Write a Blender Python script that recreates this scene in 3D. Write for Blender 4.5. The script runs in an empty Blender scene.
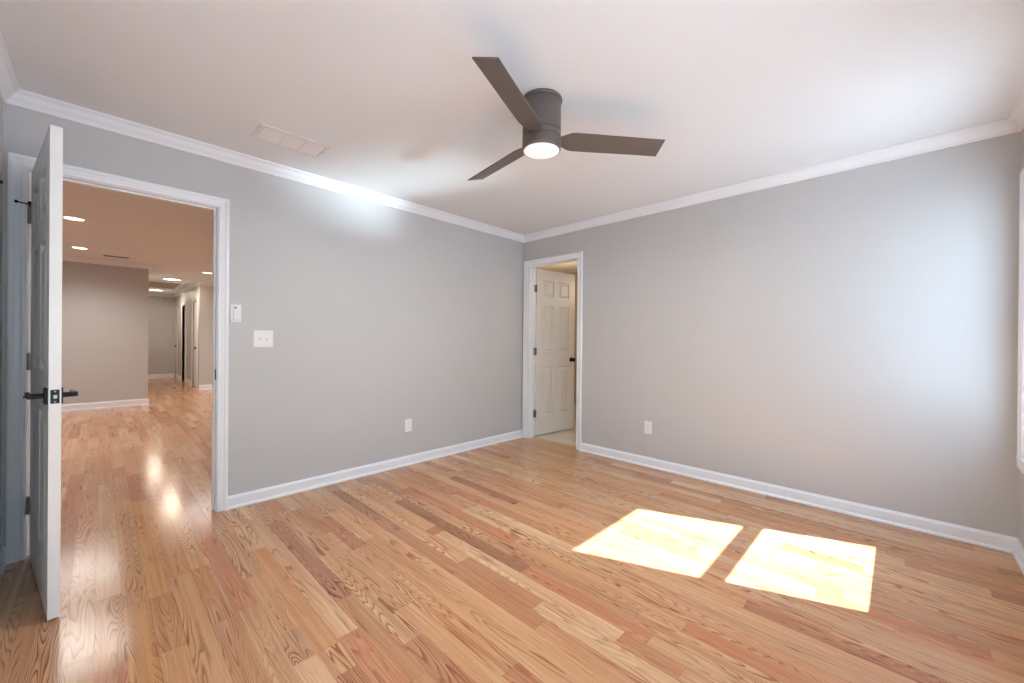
import bpy, bmesh, math, random
from mathutils import Vector, Matrix
S = bpy.context.scene
COL = S.collection
R = math.radians

# ------------------------------------------------------------------ camera
H, W, L = 2.437, 3.778, 3.937          # ceiling height, room width (x), room length (y runs 0 .. -L)
cam_d = bpy.data.cameras.new('camera')
cam = bpy.data.objects.new('camera', cam_d); COL.objects.link(cam)
cam_d.sensor_fit = 'HORIZONTAL'; cam_d.sensor_width = 36.0
cam_d.lens = 399.075 / 1024 * 36; cam_d.clip_start = 0.02; cam_d.clip_end = 200
rt = Vector((0.71734228, 0.69667123, 0.00832163))
up = Vector((-0.00738350, -0.00434183, 0.99996332))
fw = Vector((-0.69668180, 0.71737741, -0.00202929))
m = Matrix((rt, up, -fw)).transposed().to_4x4(); m.translation = (3.2952, -3.5836, 1.1693)
cam.matrix_world = m
S.camera = cam

# ------------------------------------------------------------------ sky, sun, exposure
S.view_settings.view_transform = 'Standard'; S.view_settings.look = 'None'
S.view_settings.gamma = 1.0; S.view_settings.use_curve_mapping = False
S.view_settings.exposure = 0.11
wd = bpy.data.worlds.new('sky'); S.world = wd; wd.use_nodes = True
nt = wd.node_tree; bg = nt.nodes['Background']
tc = nt.nodes.new('ShaderNodeTexCoord'); sx = nt.nodes.new('ShaderNodeSeparateXYZ')
cr = nt.nodes.new('ShaderNodeValToRGB')
cr.color_ramp.elements[0].position = 0.0; cr.color_ramp.elements[0].color = (0.60, 0.85, 1.0, 1)
cr.color_ramp.elements[1].position = 0.7; cr.color_ramp.elements[1].color = (0.32, 0.60, 1.0, 1)
nt.links.new(tc.outputs['Generated'], sx.inputs[0]); nt.links.new(sx.outputs['Z'], cr.inputs[0])
nt.links.new(cr.outputs[0], bg.inputs['Color']); bg.inputs['Strength'].default_value = 5.2

def lamp(name, kind, loc, energy, color=(1, 1, 1), aim=None, **kw):
    d = bpy.data.lights.new(name, kind); d.energy = energy; d.color = color
    for k, v in kw.items(): setattr(d, k, v)
    o = bpy.data.objects.new(name, d); COL.objects.link(o); o.location = loc
    if aim is not None: o.rotation_euler = Vector(aim).to_track_quat('-Z', 'Y').to_euler()
    return o
SUN = Vector((-1, -0.39, -1.05))
lamp('sun', 'SUN', (8, 2, 6), 28.0, (1.0, 1.0, 1.0), SUN, angle=R(0.53))

# ------------------------------------------------------------------ materials
def mat(name, color, rough=0.5, metal=0.0, spec=0.5, coat=0.0, bump=0.0, bump_scale=300, var=0.0, var_scale=6):
    mt = bpy.data.materials.new(name); mt.use_nodes = True
    n = mt.node_tree.nodes; l = mt.node_tree.links; p = n['Principled BSDF']
    p.inputs['Base Color'].default_value = (*color, 1); p.inputs['Roughness'].default_value = rough
    p.inputs['Metallic'].default_value = metal; p.inputs['Specular IOR Level'].default_value = spec
    p.inputs['Coat Weight'].default_value = coat
    t = n.new('ShaderNodeTexCoord')
    if var:
        z = n.new('ShaderNodeTexNoise'); z.inputs['Scale'].default_value = var_scale; z.inputs['Detail'].default_value = 4
        l.new(t.outputs['Object'], z.inputs['Vector'])
        x = n.new('ShaderNodeMix'); x.data_type = 'RGBA'
        x.inputs[6].default_value = (*[c * (1 - var) for c in color], 1); x.inputs[7].default_value = (*[min(1, c * (1 + var)) for c in color], 1)
        l.new(z.outputs['Fac'], x.inputs[0]); l.new(x.outputs[2], p.inputs['Base Color'])
    if bump:
        z = n.new('ShaderNodeTexNoise'); z.inputs['Scale'].default_value = bump_scale; z.inputs['Detail'].default_value = 2
        l.new(t.outputs['Object'], z.inputs['Vector'])
        b = n.new('ShaderNodeBump'); b.inputs['Strength'].default_value = bump; b.inputs['Distance'].default_value = 0.001
        l.new(z.outputs['Fac'], b.inputs['Height']); l.new(b.outputs[0], p.inputs['Normal'])
    return mt
def emit(name, color, strength):
    mt = bpy.data.materials.new(name); mt.use_nodes = True
    p = mt.node_tree.nodes['Principled BSDF']
    p.inputs['Base Color'].default_value = (0.45, 0.44, 0.44, 1)
    p.inputs['Emission Color'].default_value = (*color, 1); p.inputs['Emission Strength'].default_value = strength
    return mt
def srgb(r, g, b):
    f = lambda c: (c / 255 / 12.92) if c / 255 <= 0.04045 else ((c / 255 + 0.055) / 1.055) ** 2.4
    return (f(r), f(g), f(b))

M = {}
M['wall'] = mat('greige_paint', srgb(199, 198, 197), 0.42, bump=0.15, bump_scale=500, var=0.012, var_scale=1.5)
M['ceiling'] = mat('ceiling_paint', srgb(233, 236, 238), 0.75, bump=0.2, bump_scale=350, var=0.01, var_scale=1.2)
M['trim'] = mat('white_trim_paint', srgb(241, 243, 247), 0.3, var=0.01)
M['door'] = mat('white_door_paint', srgb(238, 237, 234), 0.32, bump=0.08, bump_scale=120, var=0.01)
M['plastic'] = mat('white_plastic', srgb(240, 240, 240), 0.35, var=0.01)
M['plastic_grey'] = mat('grey_plastic', srgb(120, 120, 122), 0.45, var=0.02)
M['slot'] = mat('dark_slot', srgb(40, 38, 36), 0.6, var=0.05)
M['black'] = mat('black_metal', srgb(34, 34, 36), 0.4, metal=0.6, var=0.05)
M['bronze'] = mat('oil_rubbed_bronze', srgb(50, 36, 28), 0.38, metal=0.7, var=0.08)
M['nickel'] = mat('satin_nickel', srgb(150, 145, 140), 0.35, metal=0.9, var=0.05)
M['dark_nickel'] = mat('dark_nickel', srgb(82, 76, 72), 0.4, metal=0.8, var=0.08, var_scale=30)
M['chrome'] = mat('bright_latch_metal', srgb(190, 188, 182), 0.3, metal=1.0, var=0.03)
M['fan_metal'] = mat('brushed_fan_metal', srgb(112, 102, 97), 0.42, metal=0.4, var=0.05, var_scale=60)
M['fan_groove'] = mat('fan_groove', srgb(30, 27, 26), 0.6, var=0.05)
M['fan_blade'] = mat('fan_blade_finish', srgb(108, 99, 93), 0.45, metal=0.15, bump=0.1, bump_scale=90, var=0.06, var_scale=25)
M['lens'] = emit('fan_lens_glow', (1.0, 0.90, 0.92), 0.70)
M['can_lens'] = emit('recessed_lens_glow', (1.0, 0.88, 0.72), 5.0)
M['flush_lens'] = emit('flush_lens_glow', (1.0, 0.90, 0.80), 3.5)
M['vent'] = mat('vent_enamel', srgb(232, 228, 226), 0.45, var=0.01)
M['bath_wall'] = mat('tan_paint', srgb(206, 188, 160), 0.5, var=0.012, var_scale=1.5)
M['hall_ceiling'] = M['ceiling']
M['dark_room'] = mat('dimmed_room_tone', srgb(150, 140, 128), 0.6, var=0.02)  # dimness of the unlit room put into its wall colour
M['hatch'] = mat('hatch_panel_paint', srgb(178, 164, 150), 0.6, var=0.02)

def wood_floor_mat():
    mt = bpy.data.materials.new('red_oak_strip_floor'); mt.use_nodes = True
    n = mt.node_tree.nodes; l = mt.node_tree.links; p = n['Principled BSDF']
    def N(t, **kw):
        o = n.new(t)
        for k, v in kw.items(): setattr(o, k, v)
        return o
    def math_(op, a, b=None, c=None, clamp=False):
        o = N('ShaderNodeMath', operation=op, use_clamp=clamp)
        for i, v in enumerate((a, b, c)):
            if v is None: continue
            if isinstance(v, (int, float)): o.inputs[i].default_value = v
            else: l.new(v, o.inputs[i])
        return o.outputs[0]
    def mix(f, a, b, mode='MIX'):
        o = N('ShaderNodeMix', data_type='RGBA', blend_type=mode)
        for i, v in ((0, f), (6, a), (7, b)):
            if isinstance(v, (int, float)): o.inputs[i].default_value = v
            elif isinstance(v, tuple): o.inputs[i].default_value = (*v, 1)
            else: l.new(v, o.inputs[i])
        return o.outputs[2]
    def mapr(v, a, b, c, d):
        o = N('ShaderNodeMapRange'); o.clamp = True
        l.new(v, o.inputs[0])
        for i, q in enumerate((a, b, c, d)): o.inputs[i + 1].default_value = q
        return o.outputs[0]
    col = N('ShaderNodeAttribute', attribute_name='plank_color').outputs['Color']
    prm = N('ShaderNodeSeparateColor'); l.new(N('ShaderNodeAttribute', attribute_name='plank_prm').outputs['Color'], prm.inputs[0])
    seed, length, cath = prm.outputs[0], prm.outputs[1], prm.outputs[2]
    uv = N('ShaderNodeSeparateXYZ'); l.new(N('ShaderNodeUVMap', uv_map='plank_uv').outputs[0], uv.inputs[0])
    u, v = uv.outputs[0], uv.outputs[1]
    so = math_('MULTIPLY', seed, 97.0)
    def vec(su, sv, extra):
        c = N('ShaderNodeCombineXYZ')
        l.new(math_('MULTIPLY', u, su), c.inputs[0]); l.new(math_('MULTIPLY', v, sv), c.inputs[1])
        l.new(math_('ADD', so, extra), c.inputs[2]); return c.outputs[0]
    def noise(vc, scale=1, detail=2, rough=0.5, dist=0.0):
        z = N('ShaderNodeTexNoise'); l.new(vc, z.inputs['Vector'])
        z.inputs['Scale'].default_value = scale; z.inputs['Detail'].default_value = detail
        z.inputs['Roughness'].default_value = rough; z.inputs['Distortion'].default_value = dist
        return z.outputs['Fac']
    # growth rings: contour lines of a slow noise stretched along the board
    f1 = noise(vec(0.95, 11.0, 0.0), detail=2.0, rough=0.35, dist=0.1)
    ring_n = math_('MULTIPLY_ADD', cath, 14.0, 22.0)
    ph = math_('FRACT', math_('MULTIPLY', f1, ring_n))
    ring = mapr(ph, 0.0, 0.85, 0.0, 1.0)
    ring = math_('POWER', ring, 4.0)
    ringm = math_('MULTIPLY', ring, mapr(noise(vec(1.6, 9.0, 5.0), detail=1), 0.35, 0.62, 0.1, 1.0))
    # fine pores and long streaks
    pores = mapr(noise(vec(14.0, 420.0, 2.0), detail=3, rough=0.6), 0.55, 0.78, 0.0, 1.0)
    streak = mapr(noise(vec(0.8, 55.0, 3.0), detail=4, rough=0.6), 0.32, 0.72, 0.0, 1.0)
    blotch = noise(vec(1.7, 7.0, 4.0), detail=2)
    knot = mapr(noise(vec(3.0, 26.0, 8.0), detail=2, rough=0.6), 0.66, 0.76, 0.0, 1.0)
    c = mix(math_('MULTIPLY', mapr(blotch, 0.35, 0.7, 0.0, 1.0), 0.35), col, mix(1.0, col, srgb(240, 204, 172), 'MULTIPLY'))
    c = mix(math_('MULTIPLY', streak, 0.55), c, mix(1.0, c, srgb(214, 172, 138), 'MULTIPLY'))
    c = mix(math_('MULTIPLY', ringm, math_('MULTIPLY_ADD', cath, 0.30, 0.60)), c, mix(1.0, c, srgb(158, 104, 70), 'MULTIPLY'))
    c = mix(math_('MULTIPLY', pores, 0.34), c, mix(1.0, c, srgb(170, 120, 90), 'MULTIPLY'))
    c = mix(math_('MULTIPLY', knot, 0.55), c, srgb(120, 74, 48))
    vein = mapr(noise(vec(1.3, 60.0, 9.0), detail=3, rough=0.6), 0.66, 0.76, 0.0, 1.0)
    c = mix(math_('MULTIPLY', vein, 0.5), c, mix(1.0, c, srgb(150, 96, 62), 'MULTIPLY'))
    # thin dark joints
    w = 0.0826
    e = math_('MINIMUM', math_('MINIMUM', v, math_('SUBTRACT', w, v)), math_('MINIMUM', u, math_('SUBTRACT', math_('MULTIPLY', length, 4.0), u)))
    joint = mapr(e, 0.0003, 0.0014, 1.0, 0.0)
    c = mix(math_('MULTIPLY', joint, 0.34), c, srgb(92, 58, 38))
    c = mix(1.0, c, srgb(247, 243, 236), 'MULTIPLY')
    l.new(c, p.inputs['Base Color'])
    rg = math_('MULTIPLY_ADD', noise(vec(3, 30, 1.0)), 0.08, FLOOR_ROUGH)
    l.new(rg, p.inputs['Roughness']); p.inputs['Specular IOR Level'].default_value = 0.5
    b = N('ShaderNodeBump'); b.inputs['Strength'].default_value = 0.12; b.inputs['Distance'].default_value = 0.0006
    hh = math_('SUBTRACT', math_('MULTIPLY', noise(vec(2.0, 14.0, 6.0)), 0.8), joint)
    l.new(hh, b.inputs['Height']); l.new(b.outputs[0], p.inputs['Normal'])
    return mt
FLOOR_ROUGH = 0.12
M['floor'] = wood_floor_mat()

def tile_mat():
    mt = bpy.data.materials.new('pale_floor_tile'); mt.use_nodes = True
    n = mt.node_tree.nodes; l = mt.node_tree.links; p = n['Principled BSDF']
    t = n.new('ShaderNodeTexCoord'); b = n.new('ShaderNodeTexBrick')
    b.offset = 0.5; b.inputs['Scale'].default_value = 1.0
    b.inputs['Brick Width'].default_value = 0.61; b.inputs['Row Height'].default_value = 0.305
    b.inputs['Mortar Size'].default_value = 0.003
    b.inputs['Color1'].default_value = (*srgb(218, 212, 200), 1); b.inputs['Color2'].default_value = (*srgb(208, 202, 190), 1)
    b.inputs['Mortar'].default_value = (*srgb(165, 158, 146), 1)
    l.new(t.outputs['Object'], b.inputs['Vector']); l.new(b.outputs['Color'], p.inputs['Base Color'])
    p.inputs['Roughness'].default_value = 0.3
    return mt
M['tile'] = tile_mat()

def glass_mat():
    mt = bpy.data.materials.new('clear_window_glass'); mt.use_nodes = True
    n = mt.node_tree.nodes; l = mt.node_tree.links
    for x in list(n):
        if x.type == 'BSDF_PRINCIPLED': n.remove(x)
    a = n.new('ShaderNodeBsdfTransparent'); g = n.new('ShaderNodeBsdfGlossy'); g.inputs['Roughness'].default_value = 0.0
    lw = n.new('ShaderNodeLayerWeight'); lw.inputs['Blend'].default_value = 0.5; mx = n.new('ShaderNodeMixShader')
    pw = n.new('ShaderNodeMath'); pw.operation = 'POWER'; pw.inputs[1].default_value = 5.0; l.new(lw.outputs['Facing'], pw.inputs[0])
    f = n.new('ShaderNodeMath'); f.operation = 'MULTIPLY_ADD'; f.inputs[1].default_value = 0.9; f.inputs[2].default_value = 0.03; l.new(pw.outputs[0], f.inputs[0])
    a.inputs['Color'].default_value = (0.96, 0.98, 0.97, 1)
    l.new(f.outputs[0], mx.inputs[0]); l.new(a.outputs[0], mx.inputs[1]); l.new(g.outputs[0], mx.inputs[2])
    l.new(mx.outputs[0], n['Material Output'].inputs['Surface'])
    return mt
M['glass'] = glass_mat()
def grass_mat():
    mt = mat('outdoor_ground', srgb(120, 135, 90), 0.9, var=0.3, var_scale=3)
    return mt
M['outdoor_ground'] = mat('pale_bounce_ground', srgb(196, 204, 212), 0.9, var=0.08, var_scale=3)  # ground outdoors kept pale so it throws more light onto the ceiling

# ------------------------------------------------------------------ mesh helpers
def box(bm, x0, x1, y0, y1, z0, z1, bevel=0.0, mx=None):
    vs = [bm.verts.new((x, y, z)) for x in (x0, x1) for y in (y0, y1) for z in (z0, z1)]
    fs = [bm.faces.new([vs[i] for i in q]) for q in ((0, 1, 3, 2), (4, 6, 7, 5), (0, 4, 5, 1), (2, 3, 7, 6), (0, 2, 6, 4), (1, 5, 7, 3))]
    if bevel:
        es = list({e for f in fs for e in f.edges})
        r = bmesh.ops.bevel(bm, geom=es, offset=bevel, segments=2, affect='EDGES', profile=0.6)
        vs = list({v for f in r['faces'] for v in f.verts} | {v for v in vs if v.is_valid})
    if mx is not None: bmesh.ops.transform(bm, matrix=mx, verts=[v for v in vs if v.is_valid])
    return vs
def lathe(bm, prof, seg=48, mx=None, cap0=True, cap1=True):
    rings = []
    for r, z in prof:
        rings.append([bm.verts.new((r * math.cos(2 * math.pi * k / seg), r * math.sin(2 * math.pi * k / seg), z)) for k in range(seg)])
    for a, b in zip(rings, rings[1:]):
        for k in range(seg):
            bm.faces.new((a[k], a[(k + 1) % seg], b[(k + 1) % seg], b[k]))
    if cap0: bm.faces.new(rings[0][::-1])
    if cap1: bm.faces.new(rings[-1])
    vs = [v for r_ in rings for v in r_]
    if mx is not None: bmesh.ops.transform(bm, matrix=mx, verts=vs)
    return vs
def sweep(bm, pts, prof, closed=False, side=1, z=0.0):
    """sweep a profile of (distance from the wall, height) along a plan path with mitred corners"""
    n = len(pts); P = [Vector((p[0], p[1])) for p in pts]; rows = []
    for i in range(n):
        def nrm(a, b):
            d = (b - a).normalized(); return Vector((-d.y, d.x)) * side
        if closed or 0 < i < n - 1:
            n1 = nrm(P[i - 1], P[i]); n2 = nrm(P[i], P[(i + 1) % n]); k = (n1 + n2) / (1 + n1.dot(n2))
        elif i == 0: k = nrm(P[0], P[1])
        else: k = nrm(P[-2], P[-1])
        rows.append([bm.verts.new((P[i].x + k.x * d, P[i].y + k.y * d, z + h)) for d, h in prof])
    m_ = len(prof)
    for i in range(n if closed else n - 1):
        a, b = rows[i], rows[(i + 1) % n]
        for j in range(m_):
            bm.faces.new((a[j], b[j], b[(j + 1) % m_], a[(j + 1) % m_]))
    if not closed:
        bm.faces.new(rows[0]); bm.faces.new(rows[-1][::-1])
def smooth(o, ang=35):
    for p in o.data.polygons: p.use_smooth = True
    o.data.set_sharp_from_angle(angle=R(ang))
def obj(name, bm, material, parent=None, loc=None, sm=False, mats=None):
    bmesh.ops.recalc_face_normals(bm, faces=bm.faces)
    me = bpy.data.meshes.new(name); bm.to_mesh(me); bm.free()
    o = bpy.data.objects.new(name, me); COL.objects.link(o)
    for mm in (mats or [material]): me.materials.append(mm)
    if parent is not None: o.parent = parent
    if loc is not None: o.location = loc
    if sm: smooth(o)
    return o
def struct(name, bm, material, label=None, **kw):
    o = obj(name, bm, material, **kw); o['kind'] = 'structure'
    if label: o['label'] = label
    return o
def thing(name, label, cat, loc=(0, 0, 0), rz=0.0, group=None):
    o = bpy.data.objects.new(name, None); COL.objects.link(o); o.location = loc; o.rotation_euler = (0, 0, rz)
    o.empty_display_size = 0.1
    o['label'] = label; o['category'] = cat
    if group: o['group'] = group
    return o
def s_empty(name, label=None, loc=(0, 0, 0), rz=0.0):
    o = bpy.data.objects.new(name, None); COL.objects.link(o); o.location = loc; o.rotation_euler = (0, 0, rz)
    o['kind'] = 'structure'; o.empty_display_size = 0.1
    if label: o['label'] = label
    return o
def B(): return bmesh.new()

def wall_panel(bm, axis, c0, c1, a0, a1, z0, z1, holes):
    """a wall slab between c0 and c1 across its thickness, a0..a1 along it, with rectangular holes (a, a, z, z)"""
    cuts = sorted({a0, a1, *[h[0] for h in holes], *[h[1] for h in holes]})
    for p, q in zip(cuts, cuts[1:]):
        zz = [(z0, z1)]
        for h in holes:
            if h[0] <= p + 1e-6 and h[1] >= q - 1e-6:
                new = []
                for s, t in zz:
                    if h[2] > s: new.append((s, min(t, h[2])))
                    if h[3] < t: new.append((max(s, h[3]), t))
                zz = [w for w in new if w[1] - w[0] > 1e-6]
        for s, t in zz:
            if axis == 'x': box(bm, c0, c1, p, q, s, t)
            else: box(bm, p, q, c0, c1, s, t)
    bmesh.ops.remove_doubles(bm, verts=bm.verts, dist=1e-5)

T = 0.115                                   # partition thickness
# openings
DA0, DA1, DZ = -3.855, -3.043, 2.05         # bedroom door in the left wall (y range)
DZB = 2.063; DB0, DB1 = 0.100, 0.793                     # bathroom door in the far wall (x range)
WZ0, WZ1 = 0.562, 2.050                     # window openings in the right wall
WIN = [(-1.095, -0.147), (-3.86, -3.06), (-2.99, -2.22)]  # first is the real one; other two added out of view for daylight

# ------------------------------------------------------------------ floor
PW = 0.0826; ROW0 = -2.935
# boards with a tone of their own: x start, x end, y inside the row, tone, strength of the cathedral figure
FORCED = [(0.69, 1.93, -2.034, (178, 134, 104), 0.2), (0.61, 1.10, -2.56, (206, 150, 120), 0.3), (0.05, 0.60, -2.00, (204, 160, 132), 0.2),
          (0.56, 1.33, -1.49, (194, 142, 112), 0.2), (0.59, 1.60, -1.63, (214, 160, 126), 0.1), (0.05, 1.09, -2.30, (200, 158, 128), 0.5),
          (1.16, 2.00, -1.73, (234, 202, 166), 0.0), (0.30, 1.73, -2.90, (232, 198, 162), 0.0), (0.45, 1.50, -2.814, (198, 152, 124), 0.7),
          (1.73, 2.35, -2.897, (216, 160, 124), 0.3), (1.75, 2.25, -3.04, (234, 200, 164), 0.0), (2.82, 3.17, -0.853, (208, 156, 112), 0.4),
          (1.30, 2.51, -2.145, (232, 198, 162), 0.05), (1.95, 2.60, -2.06, (214, 160, 124), 0.2), (0.75, 1.75, -2.98, (222, 172, 128), 1.0),
          (0.9, 1.5, -3.50, (224, 176, 128), 1.0), (0.75, 1.3, -3.58, (222, 172, 124), 0.9), (-0.6, 0.9, -3.42, (222, 178, 132), 0.6)]
def build_floor():
    rnd = random.Random(11)
    pal = [(226, 188, 148), (220, 180, 140), (230, 196, 158), (222, 178, 138), (214, 170, 132), (228, 190, 152),
           (216, 168, 130), (206, 160, 126), (222, 182, 142), (233, 202, 168), (208, 152, 116), (219, 174, 136), (224, 184, 146), (217, 176, 140)]
    regions = [(-12.3, -0.06, -7.0, 0.102), (-0.06, W + 0.2, -4.1, 0.102)]
    bm = B(); uvl = bm.loops.layers.uv.new('plank_uv')
    lc = bm.loops.layers.float_color.new('plank_color'); lp = bm.loops.layers.float_color.new('plank_prm')
    k0 = int(math.floor((-7.0 - ROW0) / PW)) - 1; k1 = int(math.ceil((1.5 - ROW0) / PW)) + 1
    for k in range(k0, k1):
        y0 = ROW0 + k * PW; y1 = y0 + PW; ym = (y0 + y1) / 2
        spans = sorted([(f[0], f[1], f[3], f[4]) for f in FORCED if abs(f[2] - ym) < PW / 2])
        x = -13.0 - rnd.random(); segs = []
        while x < W + 0.3:
            ln = rnd.choice((0.35, 0.5, 0.6, 0.75, 0.85, 0.95, 1.1, 1.3, 1.6)) * rnd.uniform(0.85, 1.15)
            c = rnd.choice(pal); j = rnd.uniform(-0.07, 0.05); jr = rnd.uniform(-0.01, 0.03)
            c = tuple(min(1, q * (1 + j + d)) for q, d in zip(srgb(*c), (jr, 0, -jr)))
            segs.append([x, x + ln, c, rnd.choice((0, 0.05, 0.1, 0.25, 0.5, 0.9)), rnd.random()])
            x += ln
        for s in spans:                                   # boards with a tone of their own
            new = []; s = list(s)
            for g in segs:                                # no slivers at their ends
                for e in (g[0], g[1]):
                    if 0 < s[0] - e < 0.08: s[0] = e
                    if 0 < e - s[1] < 0.08: s[1] = e
            for g in segs:
                if g[1] <= s[0] or g[0] >= s[1]: new.append(g); continue
                if g[0] < s[0] - 1e-6: new.append([g[0], s[0], *g[2:]])
                if g[1] > s[1] + 1e-6: new.append([s[1], g[1], *g[2:]])
            new.append([s[0], s[1], srgb(*s[2]), s[3], rnd.random()])
            segs = sorted(new, key=lambda g: g[0])
        for g in segs:
            for (rx0, rx1, ry0, ry1) in regions:
                a, b, c, d = max(g[0], rx0), min(g[1], rx1), max(y0, ry0), min(y1, ry1)
                if b - a < 1e-4 or d - c < 1e-4: continue
                vs = [bm.verts.new(q) for q in ((a, c, 0), (b, c, 0), (b, d, 0), (a, d, 0))]
                f = bm.faces.new(vs)
                for lo in f.loops:
                    lo[uvl].uv = (lo.vert.co.x - g[0], lo.vert.co.y - y0)
                    lo[lc] = (*g[2], 1); lo[lp] = (g[4], (g[1] - g[0]) / 4, g[3], 1)
    # solid underside
    for (rx0, rx1, ry0, ry1) in regions: box(bm, rx0, rx1, ry0, ry1, -0.12, -0.004)
    struct('floor', bm, M['floor'], 'honey red oak strip floor running through bedroom and hall')
build_floor()
bm = B(); box(bm, -1.3, 2.6, 0.102, 2.7, -0.12, 0.0); struct('floor_tile', bm, M['tile'], 'pale tile floor of the bathroom')

# ------------------------------------------------------------------ ceiling
bm = B(); box(bm, -12.4, W + 0.3, -7.1, 2.8, H, H + 0.1); struct('ceiling', bm, M['ceiling'], 'flat white ceiling')

# ------------------------------------------------------------------ walls
bm = B(); wall_panel(bm, 'x', -T, 0, -7.1, T, 0, H, [(DA0 - 0.02, DA1 + 0.02, 0, DZ + 0.02)]); struct('wall_left', bm, M['wall'], 'greige wall with the wide hall doorway')
bm = B(); wall_panel(bm, 'y', 0, T, 0.0, W + 0.15, 0, H, [(DB0 - 0.02, DB1 + 0.02, 0, DZB + 0.02)]); struct('wall_back', bm, M['wall'], 'greige wall with the narrow bathroom doorway')
bm = B(); wall_panel(bm, 'x', W, W + 0.15, -L - T, 0, 0, H, [(a, b, WZ0, WZ1) for a, b in WIN]); struct('wall_right', bm, M['wall'], 'greige wall with the window at right edge and two added ones')
bm = B(); wall_panel(bm, 'y', -L - 0.15, -L, 0, W + 0.15, 0, H, []); struct('wall_front', bm, M['wall'], 'greige wall at the left edge beside the open door')

HX, HY = -6.12, -3.01                        # outer corner of the hall wall
CX, CY, CE = -8.05, -2.04, -12.2            # wall beside the corridor, corridor side, corridor end
bm = B(); box(bm, HX - 0.11, HX, -7.1, HY, 0, H); struct('wall_hall', bm, M['wall'], 'greige hall wall seen through the doorway')
bm = B(); box(bm, CE, HX - 0.11, HY - 0.11, HY, 0, H); struct('wall_corridor_left', bm, M['wall'])
bm = B(); box(bm, CE - 0.1, CE, HY - 0.2, CY + 1.5, 0, H); struct('wall_corridor_end', bm, M['wall'], 'greige wall closing the far end of the corridor')
CD = [(-8.95, -8.30), (-10.76, -10.06), (-12.12, -11.78)]      # doorways along the corridor
bm = B(); wall_panel(bm, 'y', CY, CY + T, CE, CX, 0, H, [(a, b, 0, DZ) for a, b in CD]); struct('wall_corridor_right', bm, M['wall'], 'corridor wall with a row of doors')
bm = B(); box(bm, CX - T, CX, CY + T, 0.1, 0, H); struct('wall_hall_right', bm, M['wall'], 'greige wall facing the doorway right of the corridor')
bm = B(); box(bm, -12.4, 0, -7.2, -7.1, 0, H); struct('wall_hall_front', bm, M['wall'])
bm = B(); box(bm, CX, -T, 0.0, 0.1, 0, H); struct('wall_hall_back', bm, M['wall'])
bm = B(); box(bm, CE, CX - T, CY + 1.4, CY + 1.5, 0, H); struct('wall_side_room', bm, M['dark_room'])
# bathroom shell
bm = B(); box(bm, -1.3, -1.2, T, 2.7, 0, H); struct('wall_bath_left', bm, M['bath_wall'])
bm = B(); box(bm, -1.3, 2.6, 2.6, 2.7, 0, H); struct('wall_bath_back', bm, M['bath_wall'])
bm = B(); box(bm, 2.5, 2.6, T, 2.6, 0, H); struct('wall_bath_right', bm, M['bath_wall'])
bm = B(); box(bm, -1.3, -T, 0.1, T, 0, H); struct('wall_bath_front', bm, M['bath_wall'])

# ------------------------------------------------------------------ mouldings
CROWN = [(0, -0.073), (0.008, -0.073), (0.0105, -0.070), (0.0105, -0.062), (0.014, -0.058), (0.015, -0.054), (0.020, -0.049), (0.030, -0.036), (0.038, -0.022), (0.042, -0.017), (0.048, -0.015), (0.050, -0.011), (0.057, -0.010), (0.057, 0), (0, 0)]
BASE = [(0, 0), (0.022, 0), (0.0215, 0.008), (0.0175, 0.015), (0.0125, 0.018), (0.0125, 0.070), (0.0105, 0.076), (0.0075, 0.080), (0.0055, 0.087), (0, 0.087)]
bm = B(); sweep(bm, [(0, 0), (0, -L), (W, -L), (W, 0)], CROWN, closed=True, side=1, z=H); struct('trim_1', bm, M['trim'], 'white crown moulding around the bedroom ceiling')
CO = 0.066                                   # casing width plus reveal
bm = B(); sweep(bm, [(0, DA1 + CO - .005), (0, 0)], BASE, side=-1); struct('baseboard_left', bm, M['trim'], 'white baseboard along the wall between the two doorways')
bm = B(); sweep(bm, [(DB1 + CO + 0.004, 0), (W, 0), (W, -L), (0, -L), (0, DA0 - CO + 0.003)], BASE, side=-1); struct('baseboard_back', bm, M['trim'], 'white baseboard under the blank wall right of the bathroom door')
bm = B(); sweep(bm, [(HX, -7.1), (HX, HY), (CE, HY)], CROWN, side=-1, z=H); struct('trim_2', bm, M['trim'], 'white crown moulding over the hall wall')
HB = [(d * 1.1, h * 1.25) for d, h in BASE]
bm = B(); sweep(bm, [(HX, -7.1), (HX, HY), (CE, HY)], HB, side=-1); struct('baseboard_hall', bm, M['trim'], 'white baseboard along the hall wall')
bm = B(); sweep(bm, [(CE, HY), (CE, CY), (CX, CY), (CX, 0.0)], CROWN, side=-1, z=H); struct('trim_3', bm, M['trim'], 'white crown moulding around the corridor')
for i, (a, b) in enumerate([((CE, HY), (CE, CY)), ((CE, CY), (CD[2][0] - CO, CY)), ((CD[2][1] + CO, CY), (CD[1][0] - CO, CY)), ((CD[1][1] + CO, CY), (CD[0][0] - CO, CY))]):
    if (Vector(a) - Vector(b)).length < 0.03: continue
    bm = B(); sweep(bm, [a, b], HB, side=-1); struct('baseboard_corridor', bm, M['trim'])
bm = B(); sweep(bm, [(CX, CY), (CX, 0.0)], HB, side=-1); struct('baseboard_hall_right', bm, M['trim'])

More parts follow.
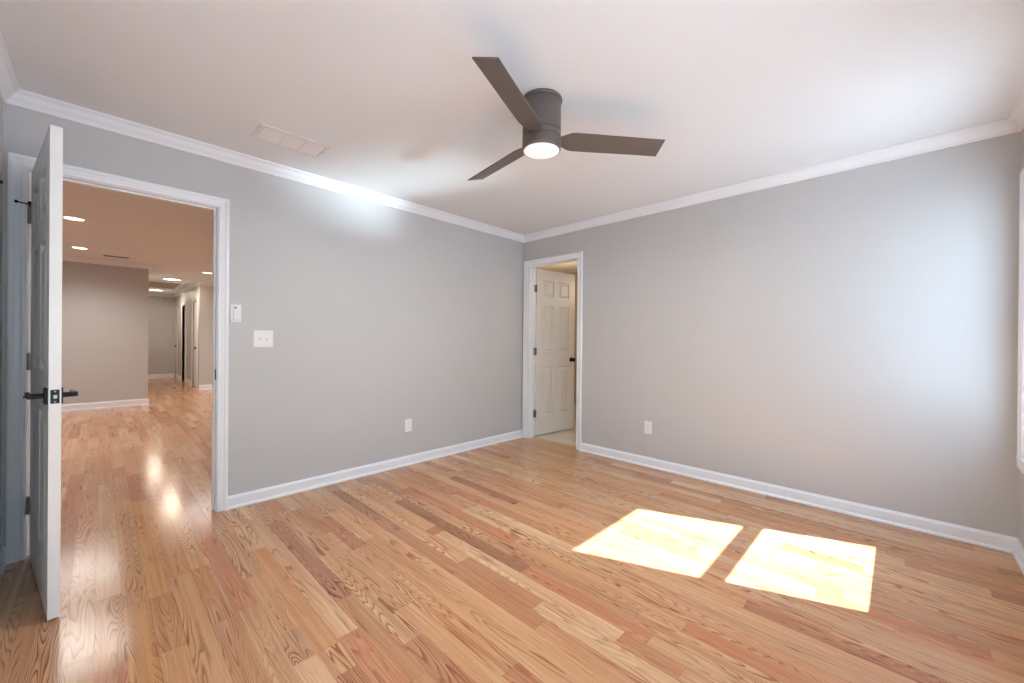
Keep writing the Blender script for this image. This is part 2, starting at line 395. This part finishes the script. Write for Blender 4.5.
CAS = [(0, 0), (0, 0.009), (0.004, 0.012), (0.012, 0.0125), (0.016, 0.010), (0.022, 0.012), (0.036, 0.014), (0.042, 0.0175), (0.050, 0.019), (0.058, 0.018), (0.061, 0.014), (0.061, 0)]
def casing(bm, a0, a1, z1, place, z0=0.0, closed=False, k=1.0):
    """mitred casing around an opening; place(a, z, out) -> point"""
    rows = []
    for u, v in CAS:
        u *= k; v *= k
        if closed: path = [(a0 - u, z0 - u), (a0 - u, z1 + u), (a1 + u, z1 + u), (a1 + u, z0 - u)]
        else: path = [(a0 - u, z0), (a0 - u, z1 + u), (a1 + u, z1 + u), (a1 + u, z0)]
        rows.append([bm.verts.new(place(a, z, v)) for a, z in path])
    n_ = len(rows)
    for i in range(n_):
        a, b = rows[i], rows[(i + 1) % n_]
        for j in range(4 if closed else 3):
            bm.faces.new((a[j], a[(j + 1) % 4], b[(j + 1) % 4], b[j]))
    if not closed:
        bm.faces.new([r[0] for r in rows]); bm.faces.new([r[-1] for r in rows][::-1])

def jamb(bm, axis, a0, a1, z1, c0, c1, stop=None, t=0.018):
    """door lining of three boards; stop = (c range) of the doorstop strip"""
    def bx(p, q, s, e, z0, zt):
        if axis == 'x': box(bm, s, e, p, q, z0, zt)
        else: box(bm, p, q, s, e, z0, zt)
    bx(a0 - t, a0, c0, c1, 0, z1 + t); bx(a1, a1 + t, c0, c1, 0, z1 + t); bx(a0, a1, c0, c1, z1, z1 + t)
    if stop:
        bx(a0, a0 + 0.010, *stop, 0, z1 - 0.010); bx(a1 - 0.010, a1, *stop, 0, z1 - 0.010); bx(a0, a1, *stop, z1 - 0.010, z1)

bm = B()
casing(bm, DA0 - 0.005, DA1 + 0.005, DZ + 0.004, lambda a, z, o: (o, a, z)); casing(bm, DA0 - 0.005, DA1 + 0.005, DZ + 0.004, lambda a, z, o: (-T - o, a, z))
jamb(bm, 'x', DA0, DA1, DZ, -T, 0, stop=(-0.075, -0.040))
f1 = struct('trim_4', bm, M['trim'], 'white casing around the wide hall doorway')
bm = B(); box(bm, -0.034, -0.004, DA1 - 0.003, DA1 + 0.001, 0.890, 0.960, 0.001); obj('strike_plate', bm, M['black'], f1)
bm = B()
casing(bm, DB0 - 0.020, DB1 + 0.005, DZB + 0.003, lambda a, z, o: (a, -o, z), k=1.03); casing(bm, DB0 - 0.005, DB1 + 0.005, DZB + 0.003, lambda a, z, o: (a, T + o, z))
jamb(bm, 'y', DB0, DB1, DZB, 0, T, stop=(0.040, 0.075))
struct('trim_5', bm, M['trim'], 'white casing around the bathroom doorway')
for i, (a, b) in enumerate(CD):
    bm = B(); casing(bm, a - 0.005, b + 0.005, DZ - 0.01, lambda q, z, o: (q, CY - o, z)); jamb(bm, 'y', a + 0.0, b - 0.0, DZ - 0.015, CY, CY + T, t=0.012, stop=(CY + 0.05, CY + 0.08))
    struct('trim_%d' % (6 + i), bm, M['trim'], ['white casing of the nearest corridor door', 'white casing of the dark corridor doorway', 'white casing at the far end of corridor'][i])

# ------------------------------------------------------------------ six-panel doors
def panel_door_bm(w, h, t):
    """six-panel leaf: x 0..w along the leaf, y 0..t thickness, z 0..h"""
    bm = B(); st = 0.112 * w / 0.71 if w < 0.75 else 0.118; mu = 0.10 if w > 0.75 else 0.085
    pw = (w - 2 * st - mu) / 2
    xs = [0, st, st + pw, st + pw + mu, w - st, w]
    k = h / 2.03
    zs = [0, 0.23 * k, 0.83 * k, 1.01 * k, 1.59 * k, 1.69 * k, 1.90 * k, h]
    for yy, sgn in ((0.0, 1), (t, -1)):
        for i in range(5):
            for j in range(7):
                x0, x1, z0, z1 = xs[i], xs[i + 1], zs[j], zs[j + 1]
                if i in (1, 3) and j in (1, 3, 5):
                    rings = []
                    for ins, dep in ((0, 0), (0.005, 0.004), (0.010, 0.0115), (0.020, 0.0115), (0.044, 0.0025), (0.046, 0.0010)):
                        y = yy + sgn * dep
                        rings.append([bm.verts.new(q) for q in ((x0 + ins, y, z0 + ins), (x1 - ins, y, z0 + ins), (x1 - ins, y, z1 - ins), (x0 + ins, y, z1 - ins))])
                    for a, b in zip(rings, rings[1:]):
                        for q in range(4): bm.faces.new((a[q], a[(q + 1) % 4], b[(q + 1) % 4], b[q]))
                    bm.faces.new(rings[-1])
                else:
                    bm.faces.new([bm.verts.new(q) for q in ((x0, yy, z0), (x1, yy, z0), (x1, yy, z1), (x0, yy, z1))])
    for a, b in (((0, 0), (0, h)), ((w, 0), (w, h))):
        bm.faces.new([bm.verts.new(q) for q in ((a[0], 0, a[1]), (a[0], t, a[1]), (b[0], t, b[1]), (b[0], 0, b[1]))])
    for z in (0, h):
        for i in range(5):
            bm.faces.new([bm.verts.new(q) for q in ((xs[i], 0, z), (xs[i + 1], 0, z), (xs[i + 1], t, z), (xs[i], t, z))])
    bmesh.ops.remove_doubles(bm, verts=bm.verts, dist=1e-5)
    return bm
def hinge(parent, z, side, material, w_leaf=0.034, ang=0.0, js=0.0):
    """butt hinge at the leaf's pivot edge; side = -1 when the knuckle is on the y=0 face"""
    yk = 0.004 * side
    bm = B()
    for q in range(5):
        lathe(bm, [(0.0064, 0), (0.0072, 0.001), (0.0072, 0.0165), (0.0064, 0.0175)], 14, Matrix.Translation((-0.003, yk, z - 0.0445 + q * 0.0178)))
    lathe(bm, [(0.004, 0), (0.004, 0.004)], 12, Matrix.Translation((-0.003, yk, z + 0.0445)))
    o = obj('hinge', bm, material, parent, sm=True)
    bm = B(); box(bm, -0.0012, 0.0012, 0.0, w_leaf, z - 0.0445, z + 0.0445); obj('hinge_leaf', bm, material, o)
    bm = B(); box(bm, -0.0012, 0.0012, 0.0, w_leaf, z - 0.0445, z + 0.0445, mx=Matrix.Translation((-0.003, yk + js, 0)) @ Matrix.Rotation(ang, 4, 'Z'))
    obj('jamb_leaf', bm, material, o)
    return o

# --- bedroom door, swung into the room and seen edge-on
th = R(82.1); LW = 0.806
dA = s_empty('door_1', 'white six panel bedroom door standing open with black lever handle', (0.012, -3.8425, 0.012), math.atan2(math.cos(th), math.sin(th)))
obj('door_leaf', panel_door_bm(LW, 2.022, 0.035), M['door'], dA)
for z in (1.795, 1.025, 0.266): h_ = hinge(dA, z, -1, M['nickel'], ang=R(82), js=-0.0075)
bm = B()
lathe(bm, [(0.0075, 0), (0.0075, 0.004), (0.004, 0.005), (0.004, 0.010)], 14, Matrix.Translation((-0.003, -0.004, 1.842)))
lathe(bm, [(0.0035, 0), (0.0035, 0.040)], 10, Matrix.Translation((-0.003, -0.006, 1.852)) @ Matrix.Rotation(R(84), 4, 'X'))
lathe(bm, [(0.0055, 0), (0.0075, 0.002), (0.0075, 0.010), (0.0055, 0.012)], 14, Matrix.Translation((-0.003, -0.044, 1.856)) @ Matrix.Rotation(R(84), 4, 'X'))
lathe(bm, [(0.0035, 0), (0.0035, 0.022)], 10, Matrix.Translation((-0.003, -0.006, 1.852)) @ Matrix.Rotation(R(80), 4, 'Y'))
lathe(bm, [(0.0055, 0), (0.0070, 0.002), (0.0070, 0.008), (0.0055, 0.010)], 14, Matrix.Translation((0.018, -0.007, 1.855)) @ Matrix.Rotation(R(80), 4, 'Y'))
o = obj('hinge_pin_stop', bm, M['black'], dA, sm=True)
hz = 0.912; hx = LW - 0.062
for sgn, y0 in ((-1, 0.0), (1, 0.035)):
    bm = B()
    y1 = y0 + sgn * 0.008
    box(bm, hx - 0.033, hx + 0.033, min(y0, y1), max(y0, y1), hz - 0.033, hz + 0.033, 0.0012)
    o = obj('lever_handle', bm, M['black'], dA)
    bm = B(); lathe(bm, [(0.011, 0), (0.011, 0.040)], 20, Matrix.Translation((hx, y0 + sgn * 0.006, hz)) @ Matrix.Rotation(R(-90 * sgn), 4, 'X'))
    a, b = sorted((y0 + sgn * 0.040, y0 + sgn * 0.053))
    box(bm, hx - 0.115, hx + 0.011, a, b, hz - 0.010, hz + 0.010, 0.002)
    obj('lever', bm, M['black'], o, sm=True)
    if sgn < 0:
        bm = B(); lathe(bm, [(0.0035, 0), (0.0035, 0.010), (0.0025, 0.011)], 12, Matrix.Translation((hx, -0.052, hz)) @ Matrix.Rotation(R(90), 4, 'X')); obj('privacy_button', bm, M['black'], o)
bm = B(); box(bm, LW - 0.001, LW + 0.0022, 0.005, 0.030, hz - 0.0285, hz + 0.0285, 0.0008); lp_ = obj('latch_plate', bm, M['black'], dA)
bm = B(); box(bm, LW, LW + 0.010, 0.012, 0.023, hz - 0.008, hz + 0.007, 0.003); obj('latch_bolt', bm, M['chrome'], lp_)
for dz in (-0.021, 0.021):
    bm = B(); lathe(bm, [(0.0035, 0), (0.003, 0.0012)], 12, Matrix.Translation((LW + 0.002, 0.0175, hz + dz)) @ Matrix.Rotation(R(90), 4, 'Y')); obj('screw', bm, M['nickel'], lp_)

# --- bathroom door, swung into the bathroom
BW = 0.690; bdir = Vector((0.116, 1.0)).normalized()
dB = s_empty('door_2', 'white six panel bathroom door standing ajar with dark round knob', (DB0 + 0.008, T + 0.010, 0.014), math.atan2(bdir.y, bdir.x))
obj('door_leaf', panel_door_bm(BW, 2.040, 0.035), M['door'], dB)
for z in (1.795, 1.025, 0.266): hinge(dB, z, -1, M['nickel'], ang=R(96.6), js=0.0105)
for sgn, y0 in ((-1, 0.0), (1, 0.035)):
    rot = Matrix.Translation((BW - 0.062, y0, 0.912)) @ Matrix.Rotation(R(-90 * sgn), 4, 'X')
    bm = B(); lathe(bm, [(0.031, 0), (0.031, 0.003), (0.027, 0.007), (0.013, 0.010), (0.011, 0.024), (0.016, 0.030), (0.025, 0.037), (0.0275, 0.046), (0.026, 0.055), (0.018, 0.061), (0.006, 0.063)], 28, rot)
    obj('door_knob', bm, M['bronze'], dB, sm=True)

# --- doors along the corridor
for i, lab in ((0, 'white closed door nearest in the corridor'), (2, 'white closed door at far end of the corridor')):
    a, b = CD[i]
    d = s_empty('door_%d' % (3 + (i > 0)), lab, (a + 0.002, CY + 0.012, 0.008))
    obj('door_leaf', panel_door_bm(b - a - 0.004, 2.02, 0.035), M['door'], d)
    bm = B(); lathe(bm, [(0.031, 0), (0.031, 0.003), (0.013, 0.010), (0.011, 0.024), (0.025, 0.037), (0.0275, 0.046), (0.018, 0.061), (0.006, 0.063)], 24, Matrix.Translation((b - a - 0.065, 0, 0.93)) @ Matrix.Rotation(R(90), 4, 'X'))
    obj('door_knob', bm, M['bronze'], d, sm=True)

# ------------------------------------------------------------------ double hung windows
def window(n_, label, loc, rz, a, b):
    """local frame: inner wall face at x = 0, outdoors towards +x, opening from a to b along y"""
    w_ = s_empty('window_%d' % n_, label, loc, rz)
    bm = B(); casing(bm, a, b, WZ1, lambda q, z, o: (-o, q, z), z0=WZ0, closed=True); obj('casing', bm, M['trim'], w_)
    bm = B(); box(bm, -0.022, 0.04, a - 0.045, b + 0.045, WZ0 - 0.014, WZ0 + 0.003, 0.003); obj('stool', bm, M['trim'], w_)
    bm = B()
    for q in ((a, a + 0.020, WZ0, WZ1), (b - 0.020, b, WZ0, WZ1), (a, b, WZ1 - 0.020, WZ1), (a, b, WZ0, WZ0 + 0.020)): box(bm, 0.0, 0.15, *q)
    obj('window_frame', bm, M['trim'], w_)
    zm = 1.268
    for nm, xc, z0, z1, rb, rt_ in (('lower_sash', 0.052, WZ0 + 0.02, zm + 0.02, 0.058, 0.040), ('upper_sash', 0.088, zm - 0.02, WZ1 - 0.02, 0.040, 0.042)):
        bm = B(); x0, x1 = xc - 0.016, xc + 0.016; ya, yb = a + 0.021, b - 0.021; sw_ = 0.058
        box(bm, x0, x1, ya, ya + sw_, z0, z1, 0.002); box(bm, x0, x1, yb - sw_, yb, z0, z1, 0.002)
        box(bm, x0, x1, ya + sw_ - 0.004, yb - sw_ + 0.004, z0, z0 + rb, 0.002); box(bm, x0, x1, ya + sw_ - 0.004, yb - sw_ + 0.004, z1 - rt_, z1, 0.002)
        o = obj(nm, bm, M['trim'], w_)
        bm = B(); box(bm, xc - 0.002, xc + 0.002, ya + sw_ - 0.008, yb - sw_ + 0.008, z0 + rb - 0.008, z1 - rt_ + 0.008); obj('pane', bm, M['glass'], o)
    # daylight guide for the renderer (a portal gives no light of its own)
    p = lamp('sky_portal', 'AREA', Matrix.Translation(loc) @ Matrix.Rotation(rz, 4, 'Z') @ Vector((0.16, (a + b) / 2, (WZ0 + WZ1) / 2)), 1.0, shape='RECTANGLE', size=WZ1 - WZ0, size_y=b - a)
    p.rotation_euler = (0, R(90), rz); p.data.cycles.is_portal = True
window(1, 'white double hung window at the right edge', (W, 0, 0), 0, *WIN[0])
window(2, 'white double hung window added out of view beside the camera', (W, 0, 0), 0, *WIN[1])
window(3, 'white double hung window added out of view nearer the middle of that wall', (W, 0, 0), 0, *WIN[2])

bm = B(); box(bm, -40, 40, -40, 40, -0.7, -0.6); struct('ground', bm, M['outdoor_ground'], 'unseen ground outside the windows, toned pale to bounce light in')

# ------------------------------------------------------------------ ceiling fan
FX, FY = 1.934, -1.971
fan = thing('ceiling_fan', 'bronze flush mount ceiling fan with three blades and lit round lens', 'ceiling fan', (FX, FY, H))
def zf(z): return z - H
bm = B(); lathe(bm, [(0.098, 0), (0.105, -0.002), (0.1065, -0.006), (0.1065, -0.013), (0.104, -0.0165), (0.098, -0.017)], 64); obj('canopy', bm, M['fan_metal'], fan, sm=True)
bm = B(); lathe(bm, [(0.099, -0.016), (0.1000, -0.018), (0.1010, zf(2.2660)), (0.099, zf(2.2645))], 64); obj('motor_housing', bm, M['fan_metal'], fan, sm=True)
bm = B(); lathe(bm, [(0.0935, zf(2.2660)), (0.0935, zf(2.2200))], 64); obj('shadow_gap', bm, M['fan_groove'], fan, sm=True)
bm = B(); lathe(bm, [(0.1000, zf(2.2600)), (0.1012, zf(2.2588)), (0.1012, zf(2.2312)), (0.1000, zf(2.2300))], 64); obj('blade_hub', bm, M['fan_metal'], fan, sm=True)
bm = B(); lathe(bm, [(0.1000, zf(2.2255)), (0.1018, zf(2.2240)), (0.1022, zf(2.1900)), (0.1012, zf(2.1770)), (0.0985, zf(2.1710)), (0.0930, zf(2.1690))], 64); obj('light_ring', bm, M['fan_metal'], fan, sm=True)
bm = B(); lathe(bm, [(0.0932, zf(2.1720)), (0.0932, zf(2.1690)), (0.0860, zf(2.1655)), (0.0650, zf(2.1620)), (0.0350, zf(2.1600)), (0.0050, zf(2.1595))], 56); o = obj('light_lens', bm, M['lens'], fan, sm=True); o['label'] = 'glowing frosted lens'
def blade_bm():
    bm = B(); rows = []
    st = [(0.085, 0.030), (0.105, 0.033), (0.125, 0.045), (0.150, 0.0585), (0.175, 0.0625), (0.25, 0.0625), (0.35, 0.0615), (0.45, 0.0605), (0.55, 0.0595), (0.659, 0.0595)]
    t = 0.006
    for r, hw in st:
        sk = 0.004 if r > 0.6 else 0.0
        rows.append([bm.verts.new((r + sk, hw, t / 2)), bm.verts.new((r, -hw, t / 2)), bm.verts.new((r, -hw, -t / 2)), bm.verts.new((r + sk, hw, -t / 2))])
    for a, b in zip(rows, rows[1:]):
        for q in range(4): bm.faces.new((a[q], a[(q + 1) % 4], b[(q + 1) % 4], b[q]))
    bm.faces.new(rows[0]); bm.faces.new(rows[-1][::-1])
    return bm
for k in range(3):
    bm = blade_bm()
    o = obj('blade', bm, M['fan_blade'], fan)
    o.matrix_local = Matrix.Translation((0, 0, zf(2.229))) @ Matrix.Rotation(R(-68.8 + 120 * k), 4, 'Z') @ Matrix.Rotation(R(-16.9), 4, 'X')
    bv = o.modifiers.new('soft_edge', 'BEVEL'); bv.width = 0.0015; bv.segments = 2; bv.limit_method = 'ANGLE'
lamp('fan_light', 'AREA', (FX, FY, 2.156), 22.0, (1.0, 0.95, 0.90), aim=(0, 0, -1), shape='DISK', size=0.17)

# ------------------------------------------------------------------ ceiling vent
def register(name, label, x0, x1, y0, y1):
    """rectangular ceiling register; louvres run along x, three banks along y"""
    v = thing(name, label, 'vent', ((x0 + x1) / 2, (y0 + y1) / 2, H)); hx, hy = (x1 - x0) / 2, (y1 - y0) / 2
    bm = B(); fr = 0.022
    for q in ((-hx, hx, -hy, -hy + fr), (-hx, hx, hy - fr, hy), (-hx, -hx + fr, -hy + fr, hy - fr), (hx - fr, hx, -hy + fr, hy - fr)): box(bm, *q, -0.007, 0.0)
    obj('vent_frame', bm, M['vent'], v)
    bm = B(); box(bm, -hx + fr, hx - fr, -hy + fr, hy - fr, -0.0012, 0.0); obj('backing', bm, M['vent'], v)
    ln = 2 * hy - 2 * fr
    for k in (1, 2):
        y = -hy + fr + ln * k / 3; bm = B(); box(bm, -hx + fr, hx - fr, y - 0.006, y + 0.006, -0.0075, -0.001); obj('divider', bm, M['vent'], v)
    n_ = max(6, int((2 * hx - 2 * fr) / 0.0115))
    for k in range(3):
        for j in range(n_):
            x = -hx + fr + (j + 0.5) * (2 * hx - 2 * fr) / n_
            bm = B(); ya = -hy + fr + ln * k / 3 + 0.006; yb = ya + ln / 3 - 0.012
            box(bm, -0.0062, 0.0062, ya, yb, -0.0005, 0.0005, mx=Matrix.Translation((x, 0, -0.0042)) @ Matrix.Rotation(R(-28), 4, 'Y')); obj('louver', bm, M['vent'], v)
    for y in (-hy + fr / 2, hy - fr / 2):
        bm = B(); lathe(bm, [(0.0045, 0), (0.0035, -0.0015)], 12, Matrix.Translation((0, y, -0.007))); obj('screw', bm, M['plastic_grey'], v)
    return v
register('ceiling_vent', 'white ceiling vent near the left wall of the bedroom', 0.375, 0.595, -2.935, -2.530)
v = thing('hall_vent', 'long slim vent on the hall ceiling beyond the doorway', 'vent', (-5.515, -3.42, H))
bm = B(); box(bm, -0.06, 0.06, -0.155, 0.155, -0.006, 0.0, 0.002); obj('vent_frame', bm, M['vent'], v)
for j in range(4):
    bm = B(); box(bm, -0.042 + j * 0.024, -0.030 + j * 0.024, -0.14, 0.14, -0.0075, -0.005); obj('slot', bm, M['slot'], v)

# ------------------------------------------------------------------ wall plates
def screw(parent, x, z, r=0.0028, y=-0.006):
    bm = B(); lathe(bm, [(r, 0), (r * 0.8, 0.0012)], 10, Matrix.Translation((x, y + 0.001, z)) @ Matrix.Rotation(R(90), 4, 'X')); obj('screw', bm, M['plastic'], parent)
def outlet(name, label, loc, rz):
    """duplex receptacle; local -y faces the room"""
    t = thing(name, label, 'outlet', loc, rz, None)
    bm = B(); box(bm, -0.036, 0.036, -0.006, 0.0, -0.0585, 0.0585, 0.0022); obj('cover_plate', bm, M['plastic'], t)
    for s in (-1, 1):
        bm = B(); zc = s * 0.0195
        box(bm, -0.0165, 0.0165, -0.0085, -0.004, zc - 0.0140, zc + 0.0140, 0.003); rc = obj('receptacle', bm, M['plastic'], t)
        for nm, x, hh in (('slot', -0.0062, 0.0045), ('slot', 0.0062, 0.0036)):
            bm = B(); box(bm, x - 0.0012, x + 0.0012, -0.0088, -0.0078, zc + 0.003 - hh, zc + 0.003 + hh); obj(nm, bm, M['slot'], rc)
        bm = B(); lathe(bm, [(0.0024, 0), (0.0024, 0.001)], 12, Matrix.Translation((0, -0.0078, zc - 0.0085)) @ Matrix.Rotation(R(90), 4, 'X')); obj('ground_hole', bm, M['slot'], rc)
    screw(t, 0, 0)
    return t
outlet('wall_outlet', 'white duplex outlet low on the wall between the two doorways', (0, -1.578, 0.369), R(90))
outlet('wall_outlet', 'white duplex outlet on the wall right of the bathroom door', (1.608, 0, 0.365), 0)

sw = thing('light_switch', 'white two gang light switch plate beside the hall doorway', 'light switch', (0, -2.7685, 1.1685), R(90))
bm = B(); box(bm, -0.062, 0.062, -0.006, 0.0, -0.0605, 0.0605, 0.0022); obj('cover_plate', bm, M['plastic'], sw)
for x in (-0.023, 0.023):
    bm = B(); box(bm, x - 0.0055, x + 0.0055, -0.0068, -0.004, -0.0125, 0.0125, 0.0008); fr_ = obj('toggle_frame', bm, M['plastic'], sw)
    bm = B(); box(bm, -0.0042, 0.0042, -0.012, 0.0, -0.006, 0.006, 0.0012, Matrix.Translation((x, -0.006, 0.001)) @ Matrix.Rotation(R(25), 4, 'X')); obj('toggle', bm, M['plastic'], fr_)
    for z in (-0.030, 0.030): screw(sw, x, z)

rm = thing('fan_wall_control', 'small white wall control in its cradle right of hall doorway', 'wall control', (0, -2.936, 1.3425), R(90))
bm = B(); box(bm, -0.0315, 0.0315, -0.010, 0.0, -0.0605, 0.0605, 0.003); obj('cradle', bm, M['plastic'], rm)
bm = B(); box(bm, -0.016, 0.018, -0.019, -0.008, -0.046, 0.050, 0.004); hs = obj('handset', bm, M['plastic'], rm)
bm = B(); lathe(bm, [(0.0062, 0), (0.0055, 0.002)], 20, Matrix.Translation((-0.004, -0.0185, 0.038)) @ Matrix.Rotation(R(90), 4, 'X')); o = obj('button', bm, M['slot'], hs, sm=True); o['label'] = 'dark round button'
for j in range(3):
    bm = B(); box(bm, -0.008, 0.010, -0.0198, -0.018, 0.012 - j * 0.015, 0.020 - j * 0.015, 0.0008); obj('key', bm, M['plastic'], hs)

hk = thing('wall_hook', 'small black hook on the wall at the far left edge', 'hook', (0.36, -L, 1.868))
bm = B(); box(bm, -0.008, 0.008, 0.0, 0.004, -0.022, 0.018, 0.0015); obj('back_plate', bm, M['black'], hk)
bm = B(); lathe(bm, [(0.0045, 0), (0.004, 0.020), (0.006, 0.026), (0.0085, 0.031), (0.0085, 0.036), (0.005, 0.040)], 16, Matrix.Rotation(R(-82), 4, 'X')); obj('peg', bm, M['black'], hk, sm=True)

# ------------------------------------------------------------------ hall lights
def downlight(x, y, label, energy=125):
    t = thing('recessed_light', label, 'ceiling light', (x, y, H), 0, 'recessed lights in the hall ceiling')
    bm = B(); lathe(bm, [(0.092, 0), (0.092, -0.003), (0.078, -0.006), (0.074, -0.004)], 40, cap0=False, cap1=False); obj('trim_ring', bm, M['trim'], t, sm=True)
    bm = B(); lathe(bm, [(0.0755, -0.001), (0.0755, -0.0035), (0.002, -0.0040)], 40); obj('lens', bm, M['can_lens'], t, sm=True)
    lamp('recessed_lamp', 'SPOT', (x, y, H - 0.012), energy, (1.0, 0.95, 0.90), aim=(0, 0, -1), spot_size=R(168), spot_blend=0.8, shadow_soft_size=0.45)
downlight(-3.045, -3.790, 'recessed ceiling light in hall, nearest beyond the open door')
downlight(-5.065, -3.800, 'recessed ceiling light in hall, above the plain far wall')
downlight(-6.345, -2.150, 'recessed ceiling light near right edge of the hall doorway')
for x, y in ((-1.6, -5.6), (-3.045, -5.6), (-3.045, -0.6), (-6.345, -0.4)):     # added lamps without fixtures, brightening the hall from out of sight
    lamp('hall_fill_lamp', 'SPOT', (x, y, H - 0.012), 125, (1.0, 0.95, 0.90), aim=(0, 0, -1), spot_size=R(168), spot_blend=0.8, shadow_soft_size=0.45)
def flush(x, y, label):
    t = thing('flush_light', label, 'ceiling light', (x, y, H), 0, 'round flush lights along the corridor ceiling')
    bm = B(); lathe(bm, [(0.155, 0), (0.158, -0.006), (0.155, -0.016), (0.142, -0.019)], 48, cap1=False); obj('trim_ring', bm, M['trim'], t, sm=True)
    bm = B(); lathe(bm, [(0.143, -0.012), (0.143, -0.019), (0.12, -0.026), (0.06, -0.031), (0.004, -0.032)], 48); obj('lens', bm, M['flush_lens'], t, sm=True)
    lamp('flush_lamp', 'AREA', (x, y, H - 0.036), 14, (1.0, 0.82, 0.64), aim=(0, 0, -1), shape='DISK', size=0.28)
flush(-7.88, -2.53, 'round flush ceiling light nearest in the corridor')
flush(-10.72, -2.58, 'round flush ceiling light deeper in the corridor')
# attic hatch with its pull cord
ah = thing('attic_hatch', 'panelled attic hatch with pull cord in the corridor ceiling', 'attic hatch', (-9.35, -2.56, H))
bm = B()
for q in ((-0.80, 0.80, -0.33, -0.27), (-0.80, 0.80, 0.27, 0.33), (-0.80, -0.74, -0.27, 0.27), (0.74, 0.80, -0.27, 0.27)): box(bm, *q, -0.018, 0.0, 0.004)
obj('hatch_frame', bm, M['trim'], ah)
bm = B(); box(bm, -0.74, 0.74, -0.27, 0.27, -0.006, 0.0); obj('hatch_panel', bm, M['hatch'], ah)
bm = B(); lathe(bm, [(0.005, -0.30), (0.005, 0.0)], 8, Matrix.Translation((-0.62, 0.02, -0.004))); o = obj('pull_cord', bm, M['plastic'], ah)
bm = B(); lathe(bm, [(0.004, -0.345), (0.014, -0.335), (0.012, -0.315), (0.005, -0.295)], 16, Matrix.Translation((-0.62, 0.02, -0.004))); obj('pull_knob', bm, M['plastic'], o, sm=True)

lamp('side_room_fill', 'POINT', (-10.4, -1.3, 2.2), 6, (1.0, 0.78, 0.55), shadow_soft_size=0.1)  # unseen lamp added so the doorway turns brown instead of black
# bathroom lamp (out of sight round the corner)
lamp('bath_lamp', 'POINT', (1.25, 1.75, 2.0), 15, (1.0, 0.84, 0.66), shadow_soft_size=0.12)
lamp('bath_lamp', 'POINT', (-0.55, 1.5, 2.05), 7, (1.0, 0.74, 0.44), shadow_soft_size=0.12)  # second lamp, added to make the wall behind the leaf golden
# added lamp standing in for sunlight bounced up through the window
src = Vector((7.0, 0.77, -0.58))
lamp('reflected_sunlight_standin', 'SPOT', src, 8000, (0.74, 0.89, 1.0), Vector((-0.15, -2.12, 2.42)) - src, spot_size=R(7.6), spot_blend=1.0, shadow_soft_size=0.42)
